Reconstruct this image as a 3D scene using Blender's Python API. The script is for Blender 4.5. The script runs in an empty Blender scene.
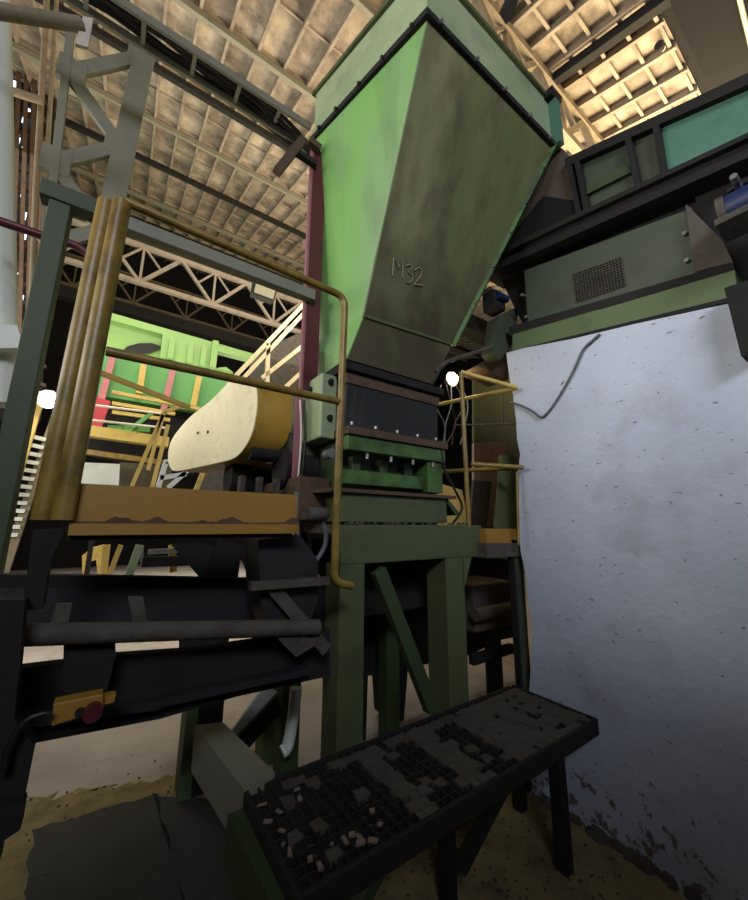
import bpy, math, random
from mathutils import Vector as V, Matrix
random.seed(7)
S = bpy.context.scene; COL = S.collection
# ------------------------------------------------------------------ camera
FPX = 370.0
def rad(a): return math.radians(a)
cp, sp, cr, sr, cy, sy = math.cos(rad(11.35)), math.sin(rad(11.35)), math.cos(rad(.37)), math.sin(rad(.37)), math.cos(rad(34.9)), math.sin(rad(34.9))
Fw = V((sy*cp, cy*cp, sp)); R0 = V((cy, -sy, 0)); U0 = R0.cross(Fw)
Rt = cr*R0+sr*U0; Up = -sr*R0+cr*U0
CP = V((0, 0, 1.6))
cam = bpy.data.cameras.new('camera'); co = bpy.data.objects.new('camera', cam); COL.objects.link(co)
M = Matrix((Rt, Up, -Fw)).transposed().to_4x4(); M.translation = CP; co.matrix_world = M
cam.sensor_fit = 'HORIZONTAL'; cam.sensor_width = 36; cam.lens = FPX/748*36; cam.clip_start = .02; cam.clip_end = 200
S.camera = co
def ray(x, y): return Fw+(x-374)/FPX*Rt-(y-450)/FPX*Up
def at(ax, v, x, y):                     # the point of the plane ax = v seen at a pixel of the photograph
    d = ray(x, y); i = 'xyz'.index(ax); return CP+d*((v-CP[i])/d[i])
def on(p0, n, x, y):
    d = ray(x, y); p0 = V(p0); n = V(n); return CP+d*((p0-CP).dot(n)/d.dot(n))
# ------------------------------------------------------------------ materials
def lin(h):
    h = h.lstrip('#'); return tuple(((c/12.92) if c <= .04045 else ((c+.055)/1.055)**2.4) for c in [int(h[i:i+2], 16)/255 for i in (0, 2, 4)])+(1,)
def paint(name, col, dirt='#2a2620', amt=.4, rough=.55, scale=5, metal=0., bump=.15, col2=None, stretch=(1, 1, 1), fine=40):
    m = bpy.data.materials.new(name); m.use_nodes = True; t = m.node_tree; b = t.nodes['Principled BSDF']; L = t.links.new
    tc = t.nodes.new('ShaderNodeTexCoord'); mp = t.nodes.new('ShaderNodeMapping'); mp.inputs['Scale'].default_value = stretch
    L(tc.outputs['Object'], mp.inputs['Vector'])
    n = t.nodes.new('ShaderNodeTexNoise'); n.inputs['Scale'].default_value = scale; n.inputs['Detail'].default_value = 8; n.inputs['Roughness'].default_value = .65
    L(mp.outputs[0], n.inputs['Vector'])
    n2 = t.nodes.new('ShaderNodeTexNoise'); n2.inputs['Scale'].default_value = fine; n2.inputs['Detail'].default_value = 5; L(mp.outputs[0], n2.inputs['Vector'])
    n3 = t.nodes.new('ShaderNodeTexNoise'); n3.inputs['Scale'].default_value = scale*.4; n3.inputs['Detail'].default_value = 3; L(mp.outputs[0], n3.inputs['Vector'])
    base = t.nodes.new('ShaderNodeMix'); base.data_type = 'RGBA'; base.inputs['A'].default_value = lin(col); base.inputs['B'].default_value = lin(col2 or col)
    r3 = t.nodes.new('ShaderNodeValToRGB'); r3.color_ramp.elements[0].position = .4; r3.color_ramp.elements[1].position = .6; L(n3.outputs['Fac'], r3.inputs[0]); L(r3.outputs[0], base.inputs['Factor'])
    r = t.nodes.new('ShaderNodeValToRGB'); r.color_ramp.elements[0].position = .62-.34*amt; r.color_ramp.elements[1].position = .9-.3*amt
    L(n.outputs['Fac'], r.inputs[0])
    mul = t.nodes.new('ShaderNodeMath'); mul.operation = 'MULTIPLY'; mul.inputs[1].default_value = min(1, .35+amt); L(r.outputs[0], mul.inputs[0])
    mx = t.nodes.new('ShaderNodeMix'); mx.data_type = 'RGBA'; mx.inputs['B'].default_value = lin(dirt); L(base.outputs['Result'], mx.inputs['A']); L(mul.outputs[0], mx.inputs['Factor'])
    L(mx.outputs['Result'], b.inputs['Base Color'])
    b.inputs['Roughness'].default_value = rough; b.inputs['Metallic'].default_value = metal
    if bump:
        bp = t.nodes.new('ShaderNodeBump'); bp.inputs['Strength'].default_value = bump; bp.inputs['Distance'].default_value = .01
        ad = t.nodes.new('ShaderNodeMath'); ad.operation = 'ADD'; L(n2.outputs['Fac'], ad.inputs[0]); L(n.outputs['Fac'], ad.inputs[1]); L(ad.outputs[0], bp.inputs['Height']); L(bp.outputs[0], b.inputs['Normal'])
    return m
def glow(name, col, s):
    m = bpy.data.materials.new(name); m.use_nodes = True; b = m.node_tree.nodes['Principled BSDF']
    b.inputs['Emission Color'].default_value = lin(col); b.inputs['Emission Strength'].default_value = s; b.inputs['Base Color'].default_value = lin(col); return m
MT = dict(
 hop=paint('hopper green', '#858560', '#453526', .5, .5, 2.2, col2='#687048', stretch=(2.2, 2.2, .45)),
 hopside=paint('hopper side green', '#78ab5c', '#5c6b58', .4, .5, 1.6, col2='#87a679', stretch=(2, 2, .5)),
 rim=paint('rim pale green', '#9cab86', '#59604c', .35, .5, 3, col2='#8a9e78'),
 teal=paint('teal paint', '#4c7766', '#2b3f3c', .25, .5, 3),
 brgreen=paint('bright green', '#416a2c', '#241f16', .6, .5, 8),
 frame=paint('frame green', '#4b5535', '#2a2a1e', .35, .6, 4),
 olive=paint('olive green', '#354427', '#1c2013', .35, .6, 4),
 darkgreen=paint('dark green', '#40483b', '#1d1e1a', .35, .55, 3),
 chan=paint('channel green', '#556642', '#2c3022', .3, .6, 3),
 yel=paint('yellow pipe paint', '#86702f', '#46331a', .55, .4, 9, bump=.1),
 yelplate=paint('ochre yellow', '#936f26', '#4a3416', .25, .55, 5),
 yelbright=paint('bright yellow', '#c9b060', '#7a6428', .3, .5, 6),
 cream=paint('cream guard face', '#f1e6bb', '#9c8e62', .25, .5, 14),
 guardyel=paint('guard yellow', '#a9862f', '#4c3a16', .4, .5, 7),
 red=paint('red column paint', '#521720', '#2a1a18', .35, .5, 6),
 pink=paint('pale pink', '#935a66', '#8a8078', .4, .6, 8),
 blk=paint('black steel', '#111110', '#201d19', .4, .85, 5),
 rub=paint('black rubber', '#191a1c', '#2c2c2c', .4, .6, 6),
 rust=paint('rusty brown', '#54402f', '#2b221b', .5, .8, 10, bump=.4),
 dust=paint('grey dust steel', '#4b4740', '#2c2823', .5, .8, 10, bump=.4),
 steel=paint('bare steel', '#9a9b9a', '#5a5650', .4, .35, 12, metal=.6),
 grey=paint('grey green steel', '#7b7b6c', '#555b50', .3, .6, 4),
 truss=paint('truss dusty beige', '#c8beb2', '#6b6055', .3, .7, 4),
 white=paint('white duct', '#d5dcd4', '#8f948c', .25, .5, 4),
 beige=paint('beige pipe', '#82765f', '#564a3c', .4, .6, 6),
 conc=paint('roof concrete', '#bcb09d', '#3a332c', .6, .9, 2.2, bump=.5, col2='#8f8475', fine=12),
 concrib=paint('roof rib concrete', '#998f80', '#5c544a', .5, .9, 3, bump=.3),
 floor=paint('concrete floor', '#a39c94', '#6e675e', .35, .9, 3, bump=.5, col2='#8d867d'),
 sand=paint('sandy dirt', '#857a54', '#4a4433', .5, .95, 6, bump=1),
 plate=paint('floor plate', '#383837', '#2a2824', .5, .8, 4, bump=.4),
 lime=paint('lime green machine', '#72954f', '#55803a', .25, .5, 1.2),
 mint=paint('mid green machine', '#5fa35c', '#2f6b3c', .2, .5, 1.2),
 lred=paint('machine red', '#bb3f4a', '#7a3030', .2, .5, 3),
 rosa=paint('machine pink', '#b9777a', '#8d5f60', .2, .5, 3),
 soot=paint('soot black', '#060606', '#0a0908', .3, .95, 3), chutem=paint('chute brown', '#51463c', '#2b241e', .4, .7, 4),
 dark=paint('dark wall', '#161517', '#0c0c0c', .4, .9, 1),
 blue=paint('blue motor', '#142750', '#14203c', .3, .5, 6),
 cable=paint('grey cable', '#5d6264', '#3c3c3c', .3, .6, 8),
 bcable=paint('black cable', '#151515', '#2a2a2a', .3, .5, 8),
 wcable=paint('white cable', '#cfc8b4', '#8c8674', .3, .5, 8),
 chalk=paint('chalk', '#98936a', '#7a7452', .3, .9, 20),
 wood=paint('wood chip', '#75665a', '#4a3e34', .4, .8, 30),
 pinkish=paint('pinkish board', '#9c8175', '#6b5a50', .4, .8, 5),
 blob=glow('lamp glow', '#fff2cf', 25), lampg=paint('lamp glass', '#9d9d84', '#77765f', .2, .3, 4),
 day=glow('daylight gap', '#e9f1ff', 3))
def wallmat():
    m = paint('whitewashed plaster', '#bec7d8', '#8f8c90', .28, .92, 2.5, bump=.55, col2='#b2bbcc', fine=22)
    t = m.node_tree; L = t.links.new; b = t.nodes['Principled BSDF']; old = b.inputs['Base Color'].links[0].from_socket
    # chipped plaster: more of it along the foot of the wall, small pocks everywhere
    tc = t.nodes.new('ShaderNodeTexCoord'); sx = t.nodes.new('ShaderNodeSeparateXYZ'); L(tc.outputs['Object'], sx.inputs[0])
    n = t.nodes.new('ShaderNodeTexNoise'); n.inputs['Scale'].default_value = 13; n.inputs['Detail'].default_value = 9; n.inputs['Roughness'].default_value = .7; L(tc.outputs['Object'], n.inputs['Vector'])
    mr = t.nodes.new('ShaderNodeMapRange'); mr.inputs['From Min'].default_value = .05; mr.inputs['From Max'].default_value = .55; mr.inputs['To Min'].default_value = .16; mr.inputs['To Max'].default_value = 0; L(sx.outputs['Z'], mr.inputs['Value'])
    ad = t.nodes.new('ShaderNodeMath'); ad.operation = 'ADD'; L(n.outputs['Fac'], ad.inputs[0]); L(mr.outputs[0], ad.inputs[1])
    r = t.nodes.new('ShaderNodeValToRGB'); r.color_ramp.elements[0].position = .655; r.color_ramp.elements[1].position = .7; L(ad.outputs[0], r.inputs[0])
    mx = t.nodes.new('ShaderNodeMix'); mx.data_type = 'RGBA'; mx.inputs['B'].default_value = lin('#6b6462'); L(old, mx.inputs['A']); L(r.outputs[0], mx.inputs['Factor']); L(mx.outputs['Result'], b.inputs['Base Color'])
    n4 = t.nodes.new('ShaderNodeTexNoise'); n4.inputs['Scale'].default_value = 34; n4.inputs['Detail'].default_value = 3; mp = t.nodes.new('ShaderNodeMapping'); mp.inputs['Scale'].default_value = (1, .6, 1.5); L(tc.outputs['Object'], mp.inputs[0]); L(mp.outputs[0], n4.inputs['Vector'])
    r4 = t.nodes.new('ShaderNodeValToRGB'); r4.color_ramp.elements[0].position = .70; r4.color_ramp.elements[1].position = .73; L(n4.outputs['Fac'], r4.inputs[0])
    m4 = t.nodes.new('ShaderNodeMix'); m4.data_type = 'RGBA'; m4.inputs['B'].default_value = lin('#75706f'); L(mx.outputs['Result'], m4.inputs['A']); L(r4.outputs[0], m4.inputs['Factor']); L(m4.outputs['Result'], b.inputs['Base Color'])
    return m
MT['wall'] = wallmat()
# soot and rust gathered round the crease of the hopper front
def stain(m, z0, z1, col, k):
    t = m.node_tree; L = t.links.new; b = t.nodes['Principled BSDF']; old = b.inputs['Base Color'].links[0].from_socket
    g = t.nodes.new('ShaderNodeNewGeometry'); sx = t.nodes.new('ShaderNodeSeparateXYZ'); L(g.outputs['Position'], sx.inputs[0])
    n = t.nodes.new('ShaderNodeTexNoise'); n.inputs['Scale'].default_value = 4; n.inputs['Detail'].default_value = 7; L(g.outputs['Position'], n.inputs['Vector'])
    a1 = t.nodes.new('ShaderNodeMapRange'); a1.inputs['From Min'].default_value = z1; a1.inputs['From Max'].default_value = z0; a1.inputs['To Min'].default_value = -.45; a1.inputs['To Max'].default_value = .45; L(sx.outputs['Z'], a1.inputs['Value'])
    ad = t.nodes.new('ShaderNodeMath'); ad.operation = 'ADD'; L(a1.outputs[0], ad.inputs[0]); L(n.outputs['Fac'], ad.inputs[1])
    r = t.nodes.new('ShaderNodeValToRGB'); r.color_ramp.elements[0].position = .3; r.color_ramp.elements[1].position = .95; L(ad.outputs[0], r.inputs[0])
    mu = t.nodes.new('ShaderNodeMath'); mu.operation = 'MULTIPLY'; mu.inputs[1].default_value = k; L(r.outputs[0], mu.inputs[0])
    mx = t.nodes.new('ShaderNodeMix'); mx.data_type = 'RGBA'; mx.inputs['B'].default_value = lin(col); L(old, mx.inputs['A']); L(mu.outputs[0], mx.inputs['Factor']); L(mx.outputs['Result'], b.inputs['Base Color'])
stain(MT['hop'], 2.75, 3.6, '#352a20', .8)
# ------------------------------------------------------------------ mesh builder
class MB:
    def __init__(s): s.v = []; s.f = []; s.sm = []
    def add(s, vs, fs, smooth=False):
        o = len(s.v); s.v += [V(p) for p in vs]; s.f += [tuple(i+o for i in f) for f in fs]; s.sm += [smooth]*len(fs); return s
    def box(s, a, b):
        x0, y0, z0 = [min(p, q) for p, q in zip(a, b)]; x1, y1, z1 = [max(p, q) for p, q in zip(a, b)]
        return s.hexa([(x0, y0, z0), (x1, y0, z0), (x1, y1, z0), (x0, y1, z0)], [(x0, y0, z1), (x1, y0, z1), (x1, y1, z1), (x0, y1, z1)])
    def hexa(s, lo, hi): return s.add(list(lo)+list(hi), [(3, 2, 1, 0), (4, 5, 6, 7), (0, 1, 5, 4), (1, 2, 6, 5), (2, 3, 7, 6), (3, 0, 4, 7)])
    def prism(s, poly, vec):
        n = len(poly); poly = [V(p) for p in poly]; vec = V(vec); q = [p+vec for p in poly]
        return s.add(poly+q, [tuple(range(n-1, -1, -1)), tuple(range(n, 2*n))]+[(i, (i+1) % n, n+(i+1) % n, n+i) for i in range(n)])
    def bar(s, p, q, w, h, up=(0, 0, 1)):
        p = V(p); q = V(q); d = (q-p).normalized(); up = V(up)
        if abs(d.dot(up)) > .97: up = V((0, 1, 0))
        a = d.cross(up).normalized(); b = a.cross(d).normalized(); a *= w/2; b *= h/2
        return s.hexa([p-a-b, p+a-b, p+a+b, p-a+b], [q-a-b, q+a-b, q+a+b, q-a+b])
    def tube(s, pts, r, seg=12, cap=True):
        pts = [V(p) for p in pts]; vs = []; fs = []; n = len(pts); a = None
        for i, p in enumerate(pts):
            d = (pts[min(i+1, n-1)]-pts[max(i-1, 0)]).normalized()
            if a is None:
                a = d.cross(V((0, 0, 1)) if abs(d.z) < .9 else V((1, 0, 0))).normalized()
            a = (a-d*a.dot(d)).normalized(); b = d.cross(a); rr = r[i] if isinstance(r, (list, tuple)) else r
            vs += [p+(a*math.cos(2*math.pi*k/seg)+b*math.sin(2*math.pi*k/seg))*rr for k in range(seg)]
        for i in range(n-1):
            for k in range(seg): fs.append((i*seg+k, i*seg+(k+1) % seg, (i+1)*seg+(k+1) % seg, (i+1)*seg+k))
        s.add(vs, fs, True)
        if cap: s.add(vs[:seg], [tuple(range(seg-1, -1, -1))]); s.add(vs[-seg:], [tuple(range(seg))])
        return s
    def build(s, name, mat, parent=None, bevel=0):
        me = bpy.data.meshes.new(name); off = parent.location if parent else V((0, 0, 0))
        if parent and parent.type == 'MESH': off = parent.parent.location if parent.parent else parent.location
        if parent is None:
            xs = [p.x for p in s.v]; ys = [p.y for p in s.v]; zs = [p.z for p in s.v]
            off = V(((min(xs)+max(xs))/2, (min(ys)+max(ys))/2, min(zs)))
        me.from_pydata([tuple(p-off) for p in s.v], [], s.f); me.polygons.foreach_set('use_smooth', s.sm); me.update()
        me.materials.append(MT[mat] if isinstance(mat, str) else mat)
        import bmesh
        bm = bmesh.new(); bm.from_mesh(me); bmesh.ops.recalc_face_normals(bm, faces=bm.faces); bm.to_mesh(me); bm.free()
        o = bpy.data.objects.new(name, me); COL.objects.link(o)
        if parent is None: o.location = off
        else: o.parent = parent
        if bevel:
            b = o.modifiers.new('bevel', 'BEVEL'); b.width = bevel; b.segments = 2; b.limit_method = 'ANGLE'
        return o
def smooth(pts, n=6):                      # Catmull-Rom
    pts = [V(p) for p in pts]; P = [pts[0]*2-pts[1]]+pts+[pts[-1]*2-pts[-2]]; out = []
    for i in range(1, len(P)-2):
        for k in range(n):
            t = k/n; a, b, c, d = P[i-1:i+3]
            out.append(.5*((2*b)+(c-a)*t+(2*a-5*b+4*c-d)*t*t+(3*b-a-3*c+d)*t**3))
    return out+[pts[-1]]
def jag(pts, amp, n=9, seed=1):            # ragged outline between the given corners
    rr = random.Random(seed); out = []
    for a, b in zip(pts, pts[1:]+pts[:1]):
        for k in range(n):
            p = V(a).lerp(V(b), k/n); out.append(p+V((rr.uniform(-amp, amp), rr.uniform(-amp, amp), 0)) if k else V(a))
    return out
def fillet(pts, r, n=5):                   # rounded pipe corners
    pts = [V(p) for p in pts]; out = [pts[0]]
    for a, b, c in zip(pts, pts[1:], pts[2:]):
        u = (a-b); w = (c-b); k = min(r, u.length*.45, w.length*.45); p = b+u.normalized()*k; q = b+w.normalized()*k
        out += [p*(1-t)**2+b*2*t*(1-t)+q*t*t for t in [i/n for i in range(n+1)]]
    return out+[pts[-1]]
def tag(o, label, cat, group=None, kind=None):
    o['label'] = label; o['category'] = cat
    if group: o['group'] = group
    if kind: o['kind'] = kind
    return o
def thing(name, label, cat, loc=(0, 0, 0), group=None):
    o = bpy.data.objects.new(name, None); o.empty_display_size = .1; COL.objects.link(o); o.location = loc
    return tag(o, label, cat, group)
def struct(o, label=None):
    o['kind'] = 'structure'
    if label: o['label'] = label
    return o
def bolt(p, n, r, h, parent, mat='steel', name='bolt'):
    p = V(p); n = V(n).normalized(); return MB().tube([p-n*.004, p+n*h], r, 6).build(name, mat, parent)

def gnd(p, q):                           # carry the line q -> p on down to the floor
    p = V(p); q = V(q); d = p-q; return q+d*((q.z-.0)/(q.z-p.z))
# ================================================================== SETTING
struct(MB().box((-14, -6, -.2), (22, 19, 0)).build('floor', 'floor'))
# near concrete is dark worn plate; sandy strip between
AX = lambda px, py, z=.0: at('z', z, px, py)
wx = 2.3
def wallz(y): return 2.63+(y-.3)*.2
yE = 1.53
w = MB(); ys = [yE-.0, 1.3, .9, .3, -.6, -3]
random.seed(3)
# whitewashed wall, its end left slightly ragged
prof = []
N = 26
for i in range(N+1):
    z = -.05+(wallz(yE)+.05)*i/N; prof.append((yE+.012*random.uniform(-1, 1)+(.04 if z < .5 else 0)*random.random()+.02*math.sin(z*5)-.0*z+.04*max(0, 1-z), z))
top = [(yE-.1-.35*k, wallz(yE-.1-.35*k)+random.uniform(-.008, .008)) for k in range(9)]+[(-5, wallz(-5))]
poly = [V((wx, y, z)) for y, z in prof+top+[(-5, -.05)]]
struct(w.prism(poly, (.32, 0, 0)).build('wall_right', 'wall'))
# ------------------------------------------------------------------ roof of ribbed concrete slabs
TA = math.tan(rad(17.5)); zr = lambda y: 12.5+(y-16)*TA
def slabseg(mb, x0, x1, y0, y1, zo, h): mb.hexa([(x0, y0, zr(y0)+zo), (x1, y0, zr(y0)+zo), (x1, y1, zr(y1)+zo), (x0, y1, zr(y1)+zo)], [(x0, y0, zr(y0)+zo+h), (x1, y0, zr(y0)+zo+h), (x1, y1, zr(y1)+zo+h), (x0, y1, zr(y1)+zo+h)])
c = MB(); slabseg(c, -10, 22, .79, 17, .1, .1); struct(c.build('ceiling', 'conc'))
c = MB()
x = -10.
while x < 22:
    slabseg(c, x-.022, x+.022, .79, 17, -.01, .13); x += .425
yy = [(y, 1) for y in (.84, 1.13, 1.43, 1.73, 2.04, 2.4, 2.8, 3.1, 4.8, 6.3, 7.75, 9.4, 11.45, 13.3, 15.1)]+[(y, 0) for y in (3.95, 5.55, 7.0, 8.6, 10.4, 12.4, 14.2)]
for y, st_ in yy: slabseg(c, -10, 22, y-(.02 if st_ else .015), y+(.02 if st_ else .015), .02 if st_ else .055, .1 if st_ else .06)
struct(c.build('trim_1', 'concrib'), 'ribs under the concrete roof slabs')
c = MB(); slabseg(c, -10, 22, -6, .79, .12, .05); struct(c.build('ceiling', 'soot'))
for i, (y, d, m, wd) in enumerate([(3.1, .0, 'grey', .06), (4.8, 0, 'grey', .07), (6.3, 0, 'blk', .09), (7.75, 0, 'grey', .06), (9.4, 0, 'blk', .09), (11.5, 0, 'grey', .06), (13.4, 0, 'blk', .1), (15.2, 0, 'grey', .08)]):
    struct(MB().bar((-9, y, zr(y)-.08), (21, y, zr(y)-.08), wd, .12).build('trim_2', m), 'steel purlin under the roof')
# rafter running up the slope
struct(MB().bar((4.58, .1, zr(.1)-.06), (4.58, 2.05, zr(2.05)-.06), .11, .14).build('trim_3', 'blk'), 'dark rafter')
struct(MB().box((-14, 17.6, -.1), (22, 17.8, 14)).build('wall_back', 'dark'))
struct(MB().box((18, -6, -.1), (18.2, 18, 14)).build('wall_far_right', 'dark'))
# near roof truss above the hopper, chord along X
def truss(name, label, A, B, h, nb, mat, w=.07, both=True, down=(0, 0, -1), group=None):
    A = V(A); B = V(B); dn = V(down)*h; m = MB(); m.bar(A, B, w, w); m.bar(A+dn, B+dn, w, w)
    for i in range(nb):
        p = A.lerp(B, i/nb); q = A.lerp(B, (i+1)/nb); mid = p.lerp(q, .5)
        m.bar(p, mid+dn, w*.7, w*.7); m.bar(mid+dn, q, w*.7, w*.7)
        if both: m.bar(mid, mid+dn, w*.5, w*.5); m.bar(p+dn*.5+(mid-p)*.5, mid, w*.4, w*.4); m.bar(mid, q+dn*.5+(mid-q)*.5, w*.4, w*.4)
    o = m.build(name, mat); tag(o, label, 'truss', group); return o
truss('roof_truss', 'brown steel truss under the roof just above the hopper rim', (1.5, 2.05, zr(2.05)-.1), (9.5, 2.05, zr(2.05)-.1), .75, 6, 'beige', .12)
truss('roof_truss', 'far beige lattice truss below the roof behind the green screening machine', (-5.2, 12, 9.72), (9, 12, 9.85), 1.2, 7, 'truss', .13)
truss('roof_truss', 'dim grey truss against the black rear wall, behind the beige truss', (-5, 16.5, 11.4), (12, 16.5, 11.4), 1.2, 9, 'beige', .1)
struct(MB().box((-9, 12.2, 7.6), (9, 12.5, 7.9)).build('trim_4', 'blk'), 'dark eaves beam')

# ================================================================== HOPPER
zR = 4.35
A = V((1.11, 1.1, zR)); B = V((2.37, 1.1, zR+.02)); D = V((.89, 2.07, zR)); Cc = V((2.2, 2.12, zR+.02))
a = at('y', 1.72, 363, 316); b = at('y', 1.72, 452, 345); c2 = V((b.x+.0, 2.3, b.z)); d = V((.98, 2.3, a.z))
a2 = at('y', 1.75, 346, 364); b2 = at('y', 1.75, 434, 380); z2 = (a2.z+b2.z)/2; a2.z = b2.z = z2
c3 = V((b2.x, 2.25, z2)); d3 = V((a2.x-.0, 2.25, z2))
H = thing('feed_hopper', 'large green flared feed hopper chalked M32 standing above the shredder', 'hopper', (1.4, 1.9, z2))
def shell(r1, r2, name, mat):
    m = MB(); m.add([*r1, *r2], [(i, (i+1) % 4, 4+(i+1) % 4, 4+i) for i in range(4)]); o = m.build(name, mat, H)
    s = o.modifiers.new('s', 'SOLIDIFY'); s.thickness = .008; return o
def face_panel(p, name, mat, n):
    m = MB().prism(p, V(n)*.008); return m.build(name, mat, H)
# the four sloping panels of the upper part and of the throat
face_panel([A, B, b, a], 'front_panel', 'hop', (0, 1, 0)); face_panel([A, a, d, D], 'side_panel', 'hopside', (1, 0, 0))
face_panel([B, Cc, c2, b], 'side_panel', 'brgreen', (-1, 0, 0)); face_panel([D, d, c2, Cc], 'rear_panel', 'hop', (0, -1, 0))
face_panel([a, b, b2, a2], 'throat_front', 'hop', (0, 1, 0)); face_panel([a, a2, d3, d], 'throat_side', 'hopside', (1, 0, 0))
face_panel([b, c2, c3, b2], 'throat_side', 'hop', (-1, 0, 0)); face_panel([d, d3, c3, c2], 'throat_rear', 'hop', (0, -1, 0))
MB().bar(a+V((0, -.006, 0)), b+V((0, -.006, 0)), .012, .02).build('weld_seam', 'frame', H)
MB().bar(A.lerp(a, .02)+V((-.004, -.004, 0)), a+V((-.004, -.004, 0)), .008, .008).build('corner_seam', 'rim', H)
# right edge lip of front panel
MB().bar(B+V((.01, -.01, 0)), b+V((.01, -.01, 0)), .03, .03).build('corner_seam', 'brgreen', H)
for t in (.12, .3, .45, .62, .8): bolt(B.lerp(b, t)+V((.0, -.025, 0)), (0, -1, 0), .009, .012, H)
# rim band
hB = .42
def wall4(ps, h, th, name, mat):
    ce = sum(ps, V())/4; m = MB()
    for i in range(4):
        p, q = ps[i], ps[(i+1) % 4]; ip = p+(ce-p).normalized()*th*1.4; iq = q+(ce-q).normalized()*th*1.4
        m.hexa([p, q, iq, ip], [v+V((0, 0, h)) for v in (p, q, iq, ip)])
    return m.build(name, mat, H)
up = V((0, 0, .03))
wall4([A+up, B+up, Cc+up, D+up], hB, .012, 'rim_band', 'rim')
e = .022
ob = [A+V((-e, -e, hB)), B+V((e, -e, hB)), Cc+V((e, e, hB)), D+V((-e, e, hB))]
wall4(ob, .035, .05, 'top_flange', 'frame')
ob = [A+V((-e, -e, -.012)), B+V((e, -e, -.012)), Cc+V((e, e, -.012)), D+V((-e, e, -.012))]
LF = wall4(ob, .045, .045, 'lower_flange', 'blk')
for t in (.06, .3, .52, .74, .95): bolt(A.lerp(B, t)+V((0, -e, .01)), (0, -1, -.4), .013, .018, LF, 'steel')
for t in (.08, .3, .5, .72, .9): bolt(A.lerp(D, t)+V((-e, 0, .01)), (-1, 0, -.4), .013, .018, LF, 'blk')
MB().box(B+V((.0, -.06, 0)), B+V((.06, .04, .46))).build('corner_bracket', 'teal', H)
MB().box(B+V((-.05, -.07, .40)), B+V((.08, .03, .46))).build('bracket_cap', 'blk', H)
# chalk letters M32 written on the front panel
nF = (b-a).cross(A-a).normalized(); 
if nF.y > 0: nF = -nF
def chalk(pts):
    P3 = [on(a+nF*.009, nF, x, y) for x, y in pts]; MB().tube(P3, .004, 5).build('chalk_stroke', 'chalk', H)
def zt(x, y): return (280+x/2.3375, 180+y/2.3375)
for st in ([(263, 224), (266, 182), (276, 206), (286, 184), (287, 228)], [(294, 201), (303, 197), (309, 204), (300, 215), (309, 223), (309, 235), (301, 242), (294, 237)], [(315, 212), (324, 204), (333, 211), (328, 226), (313, 244)], [(313, 244), (334, 246)]):
    chalk([zt(*p) for p in st])
# ================================================================== SHREDDER under the hopper
Y0 = 1.78
x0, x1 = 1.03, 1.75
SH = thing('shredder', 'green shredder with black rubber skirt on the table frame under the hopper', 'machine', (1.4, 2.0, 1.6))
MB().box((x0-.04, 1.71, 2.47), (x1+.03, 2.3, 2.52)).build('inlet_flange', 'blk', SH, .004)
MB().box((x0-.01, 1.74, 2.40), (x1+.01, 1.775, 2.465)).build('clamp_bar', 'rust', SH, .004)
m = MB()
for k in range(12):
    u0 = x0+.0+(x1-x0)*k/12; u1 = x0+(x1-x0)*(k+1)/12; f = lambda u: .012*math.sin(u*9)
    m.hexa([(u0, Y0-.02+f(u0), 2.13), (u1, Y0-.02+f(u1), 2.13), (u1, Y0+.02, 2.13), (u0, Y0+.02, 2.13)], [(u0, Y0-.03, 2.42), (u1, Y0-.03, 2.42), (u1, Y0+.02, 2.42), (u0, Y0+.02, 2.42)])
m.build('rubber_skirt', 'rub', SH)
MB().box((x0-.01, 1.83, 2.13), (x1, 2.4, 2.47)).build('inlet_box', 'blk', SH)
CL = MB().box((x0-.03, 1.68, 2.085), (x1+.02, 1.85, 2.13)).build('clamp_ledge', 'rust', SH, .004)
CB = MB().box((x0-.02, 1.70, 2.00), (x1+.01, 1.76, 2.083)).build('cross_bar', 'brgreen', SH, .005)
for i in range(5): bolt((x0+.0+i*.16, 1.69, 2.14), (0, 0, 1), .010, .014, CL)
for i in range(4): bolt((x0+.12+i*.17, 1.715, 1.99), (0, 0, -1), .010, .028, CB)
MB().box((x0-.01, 1.86, 1.8), (x1-.1, 2.4, 2.13)).build('body', 'olive', SH)
for i in range(3): MB().box((x0+.08+i*.2, 1.81, 1.87), (x0+.14+i*.2, 1.87, 1.99)).build('inspection_lug', 'olive', SH, .006)
MB().box((x0-.03, 1.76, 1.82), (x1-.05, 1.82, 1.90)).build('lower_bar', 'brgreen', SH, .004)
MB().box((x1-.13, 1.72, 1.80), (x1, 2.4, 2.0)).build('side_plate', 'brgreen', SH, .005)
m = MB(); m.hexa([(x0-.12, 1.68, 1.765), (x1+.08, 1.68, 1.765), (x1+.08, 2.4, 1.775), (x0-.12, 2.4, 1.775)], [(x0-.12, 1.68, 1.785), (x1+.08, 1.68, 1.785), (x1+.08, 2.4, 1.8), (x0-.12, 2.4, 1.8)]); m.build('dusty_ledge', 'rust', SH)
MB().box((x0-.04, 1.71, 1.61), (x1+.02, 2.4, 1.765)).build('base_box', 'frame', SH, .006)
MB().prism([(x1+.02, 1.70, 1.765), (x1+.12, 1.70, 1.68), (x1+.12, 1.70, 1.66), (x1+.09, 1.70, 1.66), (x1+.02, 1.70, 1.73)], (0, .6, 0)).build('side_chute', 'olive', SH)
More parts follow.
